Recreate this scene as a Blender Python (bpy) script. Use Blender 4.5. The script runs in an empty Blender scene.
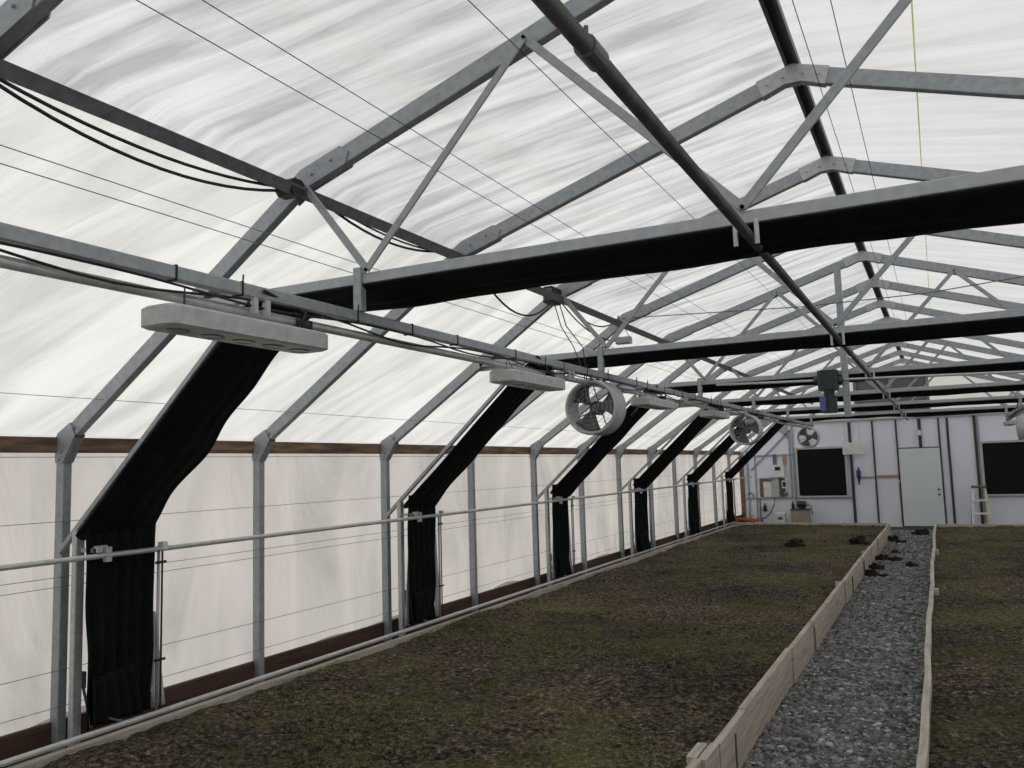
import bpy, math, random
import numpy as np
from mathutils import Vector, Matrix, noise
random.seed(7); rng = np.random.default_rng(7)
S = bpy.context.scene
COL = S.collection
V = Vector

# ------------------------------------------------------------------ materials
def new_mat(name):
    m = bpy.data.materials.new(name); m.use_nodes = True
    nt = m.node_tree; nt.nodes.clear()
    out = nt.nodes.new('ShaderNodeOutputMaterial')
    return m, nt, out

def coords(nt, scale=(1, 1, 1), rot=(0, 0, 0)):
    t = nt.nodes.new('ShaderNodeTexCoord'); mp = nt.nodes.new('ShaderNodeMapping')
    mp.inputs['Scale'].default_value = scale; mp.inputs['Rotation'].default_value = rot
    nt.links.new(t.outputs['Object'], mp.inputs['Vector'])
    return mp.outputs['Vector']

def noise_tex(nt, vec, scale, detail=4, rough=.55, dist=0):
    n = nt.nodes.new('ShaderNodeTexNoise')
    n.inputs['Scale'].default_value = scale; n.inputs['Detail'].default_value = detail
    n.inputs['Roughness'].default_value = rough; n.inputs['Distortion'].default_value = dist
    nt.links.new(vec, n.inputs['Vector'])
    return n.outputs['Fac']

def ramp(nt, fac, stops):
    r = nt.nodes.new('ShaderNodeValToRGB')
    e = r.color_ramp.elements
    while len(e) < len(stops): e.new(.5)
    for k, (p, c) in enumerate(stops):
        e[k].position = p; e[k].color = (*c, 1) if len(c) == 3 else c
    nt.links.new(fac, r.inputs['Fac'])
    return r.outputs['Color']

def bump(nt, fac, strength=.3, dist=.02):
    b = nt.nodes.new('ShaderNodeBump')
    b.inputs['Strength'].default_value = strength; b.inputs['Distance'].default_value = dist
    nt.links.new(fac, b.inputs['Height'])
    return b.outputs['Normal']

def principled(name, stops, scale=6, tex_scale=(1, 1, 1), rough=.6, metal=0, bump_s=.15, bump_d=.01, spec=.5, detail=5, island=0):
    m, nt, out = new_mat(name)
    p = nt.nodes.new('ShaderNodeBsdfPrincipled')
    v = coords(nt, tex_scale)
    f = noise_tex(nt, v, scale, detail)
    if island:
        g = nt.nodes.new('ShaderNodeNewGeometry'); a = nt.nodes.new('ShaderNodeMath'); a.operation = 'MULTIPLY_ADD'; a.inputs[1].default_value = island
        nt.links.new(g.outputs['Random Per Island'], a.inputs[0])
        sc = nt.nodes.new('ShaderNodeMath'); sc.operation = 'MULTIPLY_ADD'; sc.inputs[1].default_value = 1-island; 
        nt.links.new(f, sc.inputs[0]); nt.links.new(sc.outputs[0], a.inputs[2]); f = a.outputs[0]
    if not isinstance(stops, list): stops = [(.3, tuple(c*.85 for c in stops)), (.7, tuple(min(1, c*1.12) for c in stops))]
    nt.links.new(ramp(nt, f, stops), p.inputs['Base Color'])
    p.inputs['Roughness'].default_value = rough; p.inputs['Metallic'].default_value = metal
    p.inputs['Specular IOR Level'].default_value = spec
    if bump_s: nt.links.new(bump(nt, f, bump_s, bump_d), p.inputs['Normal'])
    nt.links.new(p.outputs[0], out.inputs[0])
    return m

def film(name, col, rot, stretch, b1=.9, d1=.05, diffuse=.2, var=.1, det=6, rgh=.58):
    """Translucent greenhouse sheet, wrinkled by bump and by streaks of light and shade in its colour."""
    m, nt, out = new_mat(name)
    v0 = coords(nt, (1, 1, 1), rot)
    mp2 = nt.nodes.new('ShaderNodeMapping'); mp2.inputs['Scale'].default_value = stretch
    nt.links.new(v0, mp2.inputs['Vector']); v = mp2.outputs['Vector']
    n1 = noise_tex(nt, v, 1.0, det, rgh, .6)
    v2 = coords(nt, (1.1, 1.1, 1.1))
    n2 = noise_tex(nt, v2, .9, 4)
    mul = nt.nodes.new('ShaderNodeMath'); mul.operation = 'MULTIPLY_ADD'
    mul.inputs[1].default_value = .45; nt.links.new(n2, mul.inputs[0]); nt.links.new(n1, mul.inputs[2])
    nrm = bump(nt, n1, b1, d1)
    lo = tuple(c*(1-var) for c in col); hi = tuple(min(.97, c*(1+var)) for c in col)
    c = ramp(nt, mul.outputs[0], [(.56, lo), (.70, col), (.88, hi)])  # streaky tones put wrinkle highlights and shade into the colour
    tr = nt.nodes.new('ShaderNodeBsdfTranslucent'); df = nt.nodes.new('ShaderNodeBsdfDiffuse')
    mx = nt.nodes.new('ShaderNodeMixShader'); mx.inputs[0].default_value = diffuse
    for s in (tr, df):
        nt.links.new(c, s.inputs['Color']); nt.links.new(nrm, s.inputs['Normal'])
    nt.links.new(tr.outputs[0], mx.inputs[1]); nt.links.new(df.outputs[0], mx.inputs[2])
    nt.links.new(mx.outputs[0], out.inputs[0])
    return m

M = {}
M['galv'] = principled('galvanized_steel', [(.3, (.28, .31, .33)), (.7, (.38, .41, .43))], 25, rough=.5, metal=.35, bump_s=.05)
M['galv_light'] = principled('bright_galvanized_plate', [(.3, (.40, .42, .43)), (.7, (.55, .57, .57))], 30, rough=.45, metal=.3, bump_s=.05)
M['galv_mid'] = principled('chord_steel', [(.3, (.34, .37, .39)), (.7, (.44, .47, .49))], 25, rough=.5, metal=.35, bump_s=.05)
M['galv_dark'] = principled('weathered_galvanized', [(.3, (.10, .105, .11)), (.7, (.17, .175, .18))], 20, rough=.55, metal=.35, bump_s=.05)
M['pipe'] = principled('steel_pipe', [(.3, (.22, .225, .225)), (.7, (.32, .325, .32))], 18, rough=.4, metal=.5, bump_s=.03)
M['pipe_bright'] = principled('bright_pipe', [(.3, (.45, .46, .46)), (.7, (.58, .59, .58))], 18, rough=.4, metal=.35, bump_s=.03)
M['dark_pipe'] = principled('dark_pipe', [(.3, (.07, .072, .072)), (.7, (.13, .13, .128))], 14, rough=.42, metal=.4, bump_s=.03)
M['black'] = principled('black_rubber', (.012, .012, .013), 10, rough=.6, bump_s=.05)
M['fabric'] = principled('black_woven_fabric', [(.3, (.004, .0055, .006)), (.7, (.008, .011, .0115))], 9, (1, 1, .35), rough=.85, bump_s=.35, bump_d=.02, spec=.15)
M['ventblack'] = principled('black_shutter', (.004, .0045, .005), 8, rough=.7, bump_s=0, spec=.2)
M['liner'] = principled('pale_liner_plastic', (.52, .54, .53), 12, rough=.5, bump_s=.3, bump_d=.02)
M['wood_trim'] = principled('weathered_eave_wood', [(.3, (.075, .045, .028)), (.5, (.17, .105, .065)), (.72, (.30, .21, .14))], 3.5, (3, .8, 6), rough=.8, bump_s=.3)
M['wood_base'] = principled('dark_red_baseboard', [(.3, (.05, .025, .019)), (.7, (.09, .045, .033))], 4, (3, .6, 6), rough=.8, bump_s=.2)
M['wood_bed'] = principled('pale_bed_board', [(.25, (.30, .255, .215)), (.5, (.43, .375, .325)), (.75, (.55, .49, .43))], 5, (5, .5, 7), rough=.85, bump_s=.3)
M['wood_bed2'] = principled('grey_bed_board', [(.25, (.32, .285, .24)), (.5, (.46, .42, .36)), (.75, (.60, .55, .48))], 4, (6, .8, 9), rough=.85, bump_s=.35)
M['stud'] = principled('dark_stud', [(.3, (.035, .027, .025)), (.7, (.08, .06, .052))], 6, (4, 4, .7), rough=.8)
M['orange_wood'] = principled('new_pine', [(.3, (.33, .2, .12)), (.7, (.45, .3, .19))], 6, (.7, 4, 4), rough=.75)
M['brown_ply'] = principled('brown_plywood', [(.3, (.15, .075, .055)), (.7, (.22, .12, .09))], 6, rough=.8)
M['insul'] = principled('white_insulation', [(.3, (.74, .76, .86)), (.7, (.80, .815, .91))], 1.4, rough=.55, bump_s=.25, bump_d=.02)
M['door'] = principled('painted_steel_door', [(.3, (.66, .73, .75)), (.7, (.69, .76, .78))], 3, rough=.5, bump_s=.02)
M['white'] = principled('white_plastic', (.76, .77, .76), 6, rough=.45, bump_s=.03)
M['fan_white'] = principled('fan_housing_paint', [(.3, (.42, .44, .44)), (.7, (.55, .57, .57))], 14, rough=.45, bump_s=.05)
M['lampgrey'] = principled('lamp_housing', [(.35, (.42, .43, .425)), (.65, (.54, .55, .545))], 22, rough=.5, bump_s=.08)
M['lens'] = principled('lamp_diode_panel', (.16, .16, .15), 40, rough=.3)
M['knob'] = principled('brass_grey_knob', (.13, .13, .125), 10, rough=.35, metal=.7)
M['green'] = principled('dark_green_enamel', (.012, .03, .028), 10, rough=.4)
M['bluetag'] = principled('blue_label', (.10, .12, .32), 8, rough=.5)
M['blue'] = principled('blue_plastic', (.02, .025, .16), 8, rough=.4)
M['orange'] = principled('orange_hose', (.48, .10, .055), 8, rough=.5)
M['yellow'] = principled('yellow_fibreglass', (.66, .62, .34), 8, rough=.5)
M['tan'] = principled('tan_box', (.34, .29, .24), 6, rough=.7)
M['louver'] = principled('grey_louver', (.22, .23, .24), 6, rough=.5, metal=.3)
M['yrope'] = None
M['wire'] = principled('grey_wire', (.045, .045, .047), 10, rough=.5, metal=.3, bump_s=0)
M['wire_pale'] = principled('pale_wire', (.22, .22, .21), 10, rough=.5, metal=.3, bump_s=0)

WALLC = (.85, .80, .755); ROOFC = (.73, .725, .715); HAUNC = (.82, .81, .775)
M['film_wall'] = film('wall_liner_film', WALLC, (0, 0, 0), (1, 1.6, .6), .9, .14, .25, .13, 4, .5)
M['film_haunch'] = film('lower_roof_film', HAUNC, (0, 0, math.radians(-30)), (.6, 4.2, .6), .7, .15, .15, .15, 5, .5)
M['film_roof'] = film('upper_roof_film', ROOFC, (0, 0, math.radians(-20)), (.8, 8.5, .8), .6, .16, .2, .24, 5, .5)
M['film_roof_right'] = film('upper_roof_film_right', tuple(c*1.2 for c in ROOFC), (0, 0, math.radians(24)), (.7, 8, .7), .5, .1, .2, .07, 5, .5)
M['yrope'] = film('pale_yellow_cord', (.93, .90, .60), (0, 0, 0), (1, 1, 1), .1, .01, .1, .03, 2, .5)
M['film_gable'] = film('gable_film', (.86, .86, .80), (0, 0, 0), (1, 1, 1), .5, .05, .2, .05, 4, .5)
M['film_fill'] = film('light_fill_film', (.97, .97, .96), (0, 0, 0), (1, 1, 1), .5, .05, .05, .01, 4, .5)  # film of unseen walls, made extra clear to let more light in

# soil with moss
def soil_mat():
    m, nt, out = new_mat('dark_soil_with_moss')
    p = nt.nodes.new('ShaderNodeBsdfPrincipled'); p.inputs['Roughness'].default_value = .95
    p.inputs['Specular IOR Level'].default_value = .1
    v = coords(nt)
    n1 = noise_tex(nt, v, .85, 6, .68, .4); n2 = noise_tex(nt, v, 26, 6, .75); n3 = noise_tex(nt, v, 6, 5, .65)
    n4 = noise_tex(nt, v, 60, 3, .6)
    soil = ramp(nt, n2, [(.39, (.009, .007, .006)), (.48, (.055, .042, .033)), (.56, (.125, .096, .077)), (.68, (.42, .34, .28))])
    moss = ramp(nt, n4, [(.3, (.04, .042, .015)), (.5, (.115, .115, .036)), (.72, (.26, .26, .085))])
    add = nt.nodes.new('ShaderNodeMath'); add.operation = 'MULTIPLY_ADD'; add.inputs[1].default_value = .5
    nt.links.new(n3, add.inputs[0]); nt.links.new(n1, add.inputs[2])
    big = ramp(nt, noise_tex(nt, coords(nt), .7, 4, .6, .3), [(.34, (.5, .5, .51)), (.64, (1.2, 1.18, 1.15))])
    mask = ramp(nt, add.outputs[0], [(.72, (0, 0, 0)), (.98, (.85, .85, .85))])
    mix = nt.nodes.new('ShaderNodeMix'); mix.data_type = 'RGBA'
    nt.links.new(mask, mix.inputs[0]); nt.links.new(soil, mix.inputs[6]); nt.links.new(moss, mix.inputs[7])
    mul = nt.nodes.new('ShaderNodeMix'); mul.data_type = 'RGBA'; mul.blend_type = 'MULTIPLY'; mul.inputs[0].default_value = 1
    nt.links.new(mix.outputs[2], mul.inputs[6]); nt.links.new(big, mul.inputs[7]); nt.links.new(mul.outputs[2], p.inputs['Base Color'])
    nt.links.new(bump(nt, n2, .9, .03), p.inputs['Normal'])
    nt.links.new(p.outputs[0], out.inputs[0])
    return m
M['soil'] = soil_mat()
M['moss'] = principled('moss_sprigs', [(.3, (.035, .03, .016)), (.5, (.085, .085, .03)), (.7, (.17, .18, .055))], 1.6, rough=.9, bump_s=0, spec=.1, island=.4)
M['litter'] = principled('dead_stems', [(.3, (.025, .019, .015)), (.7, (.08, .06, .048)), (.92, (.26, .21, .17))], 9, rough=.95, bump_s=0, spec=.1, island=.8)
STONES = [principled('gravel_stone', c, 40, rough=.8, bump_s=.2) for c in ((.05,.053,.056),(.10,.105,.11),(.16,.165,.168),(.23,.235,.235),(.28,.277,.265),(.46,.46,.445),(.17,.15,.125))]
M['gravel_bed'] = principled('gravel_bedding', [(.4, (.018, .019, .02)), (.6, (.05, .052, .053)), (.75, (.11, .11, .11))], 45, rough=.9, bump_s=.8, bump_d=.03)
M['clod'] = principled('dark_clod_earth', [(.35, (.010, .008, .006)), (.55, (.028, .021, .016)), (.75, (.06, .05, .03))], 14, rough=.95, bump_s=.6, bump_d=.02, spec=.1)
M['ground'] = principled('outside_ground', [(.3, (.16, .15, .125)), (.7, (.26, .25, .21))], .6, rough=.95, bump_s=.2)
M['earth'] = principled('floor_earth', (.10, .085, .07), 4, rough=.95, bump_s=.3)

# ------------------------------------------------------------------ mesh builder
class MB:
    def __init__(s): s.v = []; s.f = []; s.m = []; s.cur = 0
    def add(s, vs, fs):
        b = len(s.v); s.v += [tuple(v) for v in vs]
        s.f += [tuple(i+b for i in f) for f in fs]; s.m += [s.cur]*len(fs); return s
    def box(s, lo, hi):
        x0, y0, z0 = lo; x1, y1, z1 = hi
        return s.add([(x0,y0,z0),(x1,y0,z0),(x1,y1,z0),(x0,y1,z0),(x0,y0,z1),(x1,y0,z1),(x1,y1,z1),(x0,y1,z1)],
              [(0,3,2,1),(4,5,6,7),(0,1,5,4),(1,2,6,5),(2,3,7,6),(3,0,4,7)])
    def cbox(s, lo, hi, c=.01):
        """box with chamfered edges along its longest axis"""
        d = [hi[i]-lo[i] for i in range(3)]; a = d.index(max(d)); b, e = [(1,2),(0,2),(0,1)][a]
        c = min(c, d[b]*.4, d[e]*.4)
        pr = [(lo[b]+c,lo[e]),(hi[b]-c,lo[e]),(hi[b],lo[e]+c),(hi[b],hi[e]-c),(hi[b]-c,hi[e]),(lo[b]+c,hi[e]),(lo[b],hi[e]-c),(lo[b],lo[e]+c)]
        vs = []
        for t in (lo[a], hi[a]):
            for p, q in pr:
                w = [0,0,0]; w[a] = t; w[b] = p; w[e] = q; vs.append(w)
        fs = [tuple(range(7,-1,-1)), tuple(range(8,16))]+[(i,(i+1)%8,8+(i+1)%8,8+i) for i in range(8)]
        return s.add(vs, fs)
    def prism(s, prof, p, q, side, up, caps=True):
        """profile (a,b) swept from p to q in the frame side/up"""
        p, q, side, up = V(p), V(q), V(side), V(up)
        n = len(prof)
        vs = [p+side*a+up*b for a, b in prof]+[q+side*a+up*b for a, b in prof]
        fs = [(i,(i+1)%n,n+(i+1)%n,n+i) for i in range(n)]
        if caps: fs += [tuple(range(n-1,-1,-1)), tuple(range(n,2*n))]
        return s.add(vs, fs)
    def bar(s, p, q, w, h, upref=(0,1,0), c=.004):
        """square tube; w measured along upref, h across"""
        p, q = V(p), V(q); d = (q-p).normalized(); u = V(upref); u = (u-d*u.dot(d)).normalized(); t = d.cross(u)
        a, b = w/2, h/2
        prof = [(a-c,-b),(a,-b+c),(a,b-c),(a-c,b),(-a+c,b),(-a,b-c),(-a,-b+c),(-a+c,-b)]
        return s.prism(prof, p, q, u, t)
    def tube(s, pts, r, n=8, caps=True):
        pts = [V(p) for p in pts]; rings = []
        ref = V((0,0,1))
        for i, p in enumerate(pts):
            d = (pts[min(i+1,len(pts)-1)]-pts[max(i-1,0)]).normalized()
            a = ref if abs(d.dot(ref)) < .95 else V((1,0,0))
            u = (a-d*a.dot(d)).normalized(); t = d.cross(u)
            rr = r[i] if isinstance(r, (list, tuple)) else r
            rings.append([p+(u*math.cos(k*2*math.pi/n)+t*math.sin(k*2*math.pi/n))*rr for k in range(n)])
        vs = [v for g in rings for v in g]; fs = []
        for i in range(len(pts)-1):
            for k in range(n): fs.append((i*n+k, i*n+(k+1)%n, (i+1)*n+(k+1)%n, (i+1)*n+k))
        if caps: fs += [tuple(range(n-1,-1,-1)), tuple((len(pts)-1)*n+k for k in range(n))]
        return s.add(vs, fs)
    def disc(s, c, axis, r, th, n=10):
        c = V(c); a = V(axis).normalized()
        return s.tube([c-a*th/2, c+a*th/2], r, n)
    def lathe(s, prof, n=32, mat=None, close=False):
        """profile (r, y) about the Y axis, then matrix"""
        vs = []; m = len(prof)
        for k in range(n):
            a = 2*math.pi*k/n
            for r, y in prof:
                v = V((r*math.cos(a), y, r*math.sin(a))); vs.append(mat @ v if mat else v)
        fs = []; e = m if close else m-1
        for k in range(n):
            for i in range(e):
                fs.append((k*m+i, k*m+(i+1)%m, ((k+1)%n)*m+(i+1)%m, ((k+1)%n)*m+i))
        return s.add(vs, fs)
    def grid(s, fn, nu, nv):
        vs = [fn(i/(nu-1), j/(nv-1)) for j in range(nv) for i in range(nu)]
        fs = [(j*nu+i, j*nu+i+1, (j+1)*nu+i+1, (j+1)*nu+i) for j in range(nv-1) for i in range(nu-1)]
        return s.add(vs, fs)
    def build(s, name, mats, parent=None, smooth=False, origin=None):
        me = bpy.data.meshes.new(name)
        o = bpy.data.objects.new(name, me); COL.objects.link(o)
        base = V((0,0,0))
        if parent is not None: o.parent = parent; base = V(parent.get('_o', (0,0,0))) if False else parent_origin(parent)
        elif origin is not None: base = V(origin); o.location = base
        me.from_pydata([tuple(V(v)-base) for v in s.v], [], s.f)
        for m in (mats if isinstance(mats, (list, tuple)) else [mats]): me.materials.append(m)
        me.polygons.foreach_set('material_index', s.m)
        me.polygons.foreach_set('use_smooth', [smooth]*len(s.f)); me.update()
        return o

def parent_origin(p):
    v = V((0,0,0))
    while p is not None: v = v+p.location; p = p.parent
    return v

def solid(o, t, off=0):
    m = o.modifiers.new('thickness', 'SOLIDIFY'); m.thickness = t; m.offset = off
    return o

def tag(o, label, cat, group=None, kind=None):
    o['label'] = label; o['category'] = cat
    if group: o['group'] = group
    if kind: o['kind'] = kind
    return o

def thing(name, loc, label, cat, group=None):
    e = bpy.data.objects.new(name, None); COL.objects.link(e); e.location = loc; e.empty_display_size = .1
    return tag(e, label, cat, group)

def struct(o):
    o['kind'] = 'structure'; return o

def copy_tree(o, parent=None, loc=None):
    c = o.copy(); COL.objects.link(c); c.parent = parent
    if loc is not None: c.location = loc
    for ch in list(o.children): copy_tree(ch, c)
    return c

# ------------------------------------------------------------------ key dimensions (metres)
XL, XR, XC = -5.0, 3.74, -.63
Y0, YW = -5.0, 24.0
FR = [1.73+1.725*(k+0) for k in range(-1, 13)]            # frame planes; FR[0] is behind the camera
FR = [0.0, 1.73, 3.45, 5.17, 6.93, 8.67, 10.40, 12.10, 13.83, 15.60, 17.25, 19.0, 20.70, 22.45]
TR = [3.45, 6.93, 10.40, 13.83, 17.25, 20.70]
EAVE, KNEE, RIDGE = V((XL, 0, 2.05)), V((-3.0, 0, 3.4)), V((XC, 0, 4.16))
def mir(p): return V((2*XC-p[0], p[1], p[2]))
def at(p, y): return V((p[0], y, p[2]))
def raft_z(x): return 3.4+(4.16-3.4)*(min(abs(x-KNEE.x), abs(2*XC-x-KNEE.x)))/(XC+3.0)

# ------------------------------------------------------------------ setting
g = MB(); g.box((-60,-60,-.12), (60,90,-.05)); o = struct(g.build('ground', M['ground']))
g = MB(); g.box((XL-.1,Y0,-.05), (XR+.1,YW+.1,-.02)); o = struct(g.build('floor', M['earth']))

def wall_sheet(x, name, flip):
    b = MB(); ny = 260; nz = 14
    def fn(u, v):
        y = Y0+(YW-Y0)*u
        zb = .30+.03*math.sin(y*2.1)+.02*math.sin(y*5.3+1)
        z = zb+(2.03-zb)*v
        n = noise.noise(V((0, y*1.2, z*.9)))*.02+noise.noise(V((3, y*3.2, z*.8)))*.008
        return (x+n*(1-abs(2*v-1)**3), y, z)
    b.grid(fn, ny, nz); return struct(b.build(name, M['film_wall' if x < 0 else 'film_fill'], smooth=True))
wall_sheet(XL-.06, 'wall_left', False); wall_sheet(XR+.06, 'wall_right', True)

# roof sheet: four planes in one ceiling
cb = MB(); off = .125
prof = [(-5.07, 2.10), (-3.07, 3.505), (XC, 4.30), (2*XC+3.07, 3.505), (2*XC+5.07, 2.10)]
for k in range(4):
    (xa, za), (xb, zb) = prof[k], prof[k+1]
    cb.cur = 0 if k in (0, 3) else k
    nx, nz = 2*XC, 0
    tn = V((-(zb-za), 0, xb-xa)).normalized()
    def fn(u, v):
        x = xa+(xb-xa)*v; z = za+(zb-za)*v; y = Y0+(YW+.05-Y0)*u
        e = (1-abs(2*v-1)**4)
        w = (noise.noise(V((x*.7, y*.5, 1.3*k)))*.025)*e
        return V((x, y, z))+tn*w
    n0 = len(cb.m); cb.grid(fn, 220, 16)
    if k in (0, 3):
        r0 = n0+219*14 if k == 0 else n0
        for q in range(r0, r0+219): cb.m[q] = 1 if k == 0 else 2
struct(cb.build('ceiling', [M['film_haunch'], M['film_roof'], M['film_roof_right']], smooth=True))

# near end wall behind the photographer
nb = MB(); nb.add([(XL-.06,Y0,0),(XR+.06,Y0,0)]+[(p[0],Y0,p[1]) for p in reversed(prof)], [(0,1,2,3,4,5,6)])
struct(nb.build('wall_near', M['film_fill']))
# gable above the far wall
fb = MB(); fb.add([(x,YW+.06,z) for x, z in ((-5.07,2.1),(-4.0,2.83),(2*XC+4.0,2.83),(2*XC+5.07,2.1),(2*XC+3.07,3.505),(XC,4.30),(-3.07,3.505))], [(1,2,4,5,6)])
struct(fb.build('wall_far_gable', M['film_gable']))

# far wall: insulated panels and studs
wf = MB(); wf.add([(x,y,z) for y in (YW,YW+.05) for x, z in ((-5.05,0),(3.8,0),(3.8,2.1),(2*XC+4.03,2.82),(-4.03,2.82),(-5.05,2.1))],
   [(0,1,2,3,4,5),(11,10,9,8,7,6),(0,6,7,1),(1,7,8,2),(2,8,9,3),(3,9,10,4),(4,10,11,5),(5,11,6,0)])
wall = struct(wf.build('wall_far', M['insul']))
def wall_part(name, lo, hi, m):
    b = MB(); b.cbox(lo, hi, .006); return b.build(name, m, wall)
def stud(x0, x1, z0, z1, w=.04, m='stud'):
    b = MB(); b.bar((x0, YW-.02, z0), (x1, YW-.02, z1), .04, w); return b.build('stud', M[m], wall)
stud(-2.09, -2.09, 0, 2.76, .07); stud(-1.52, -1.52, 0, 2.77); stud(-.95, -.95, 0, 2.77)
stud(-.395, -.395, 2.02, 2.76, .075); stud(.05, .05, 0, 2.76, .04); stud(.245, .245, 0, 2.76, .055)
stud(.855, .855, 0, 2.78, .06); stud(.93, .93, 0, 2.76, .04, 'galv'); stud(-3.57, -3.57, 0, 2.74, .05, 'galv'); stud(-4.83, -4.83, 0, 2.1, .05, 'galv')
stud(-3.66, -3.66, 0.75, 2.6, .04, 'galv'); stud(-5.0, -5.0, 0, 2.05, .12, 'wood_trim'); stud(-4.62, -4.62, .1, 1.95, .03, 'galv')
stud(-4.74, -3.63, 1.54, 2.62, .04, 'galv'); stud(2.1, 2.1, 0, 2.8, .05); stud(3.0, 3.0, 0, 2.6, .05)
wall_part('girt', (-4.95,YW-.04,1.92), (-3.5,YW-.003,1.96), M['galv']); wall_part('girt', (-4.95,YW-.04,.735), (-2.12,YW-.003,.775), M['galv'])
wall_part('girt', (-3.7,YW-.04,2.60), (-4.2,YW-.003,2.63), M['galv'])
wall_part('girt', (-1.9,YW-.035,1.26), (-1.54,YW-.003,1.31), M['wood_bed']); wall_part('girt', (-1.5,YW-.035,1.26), (-.97,YW-.003,1.33), M['orange_wood'])
wall_part('girt', (-.93,YW-.035,2.005), (.03,YW-.003,2.03), M['stud'])
wall_part('top_rail', (-4.0,YW-.07,2.79), (2*XC+4.0,YW-.003,2.84), M['galv_light'])

# door
b = MB(); b.cbox((-.925,YW-.05,.0), (.03,YW-.01,2.0), .01); door = struct(b.build('door_1', M['door']))
for z in (.81, .94):
    b = MB(); b.disc((-.055,YW-.062,z), (0,1,0), .028, .025, 14); b.disc((-.055,YW-.085,z), (0,1,0), .02 if z < .9 else .026, .03, 14)
    b.build('door_knob' if z < .9 else 'deadbolt', M['knob'], door)
b = MB(); b.box((-.96,YW-.12,-.02), (.06,YW-.01,.012)); struct(b.build('trim_1', M['stud']))
# eave board and base board
b = MB(); 
ys = list(np.arange(Y0, YW, 3.05))+[YW]
for a, c in zip(ys, ys[1:]): b.cbox((XL-.055,a+.002,1.985), (XL-.02,c-.002,2.085), .004)
struct(b.build('trim_2', M['wood_trim']))
b = MB()
for a, c in zip(ys, ys[1:]): b.cbox((XL-.055,a+.002,-.02), (XL-.015,c-.002,.315), .006)
struct(b.build('baseboard_left', M['wood_base']))

# ------------------------------------------------------------------ arch frames
ORD = ['nearest','second','third','fourth','fifth','sixth']
def plate(mb, pts, y, th):
    n = len(pts); mb.add([(p[0],y-th/2,p[1]) for p in pts]+[(p[0],y+th/2,p[1]) for p in pts],
        [tuple(range(n-1,-1,-1)), tuple(range(n,2*n))]+[(i,(i+1)%n,n+(i+1)%n,n+i) for i in range(n)])
def bolts(mb, pts, y):
    for x, z in pts: mb.disc((x, y, z), (0,1,0), .009, .014, 6)

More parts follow.
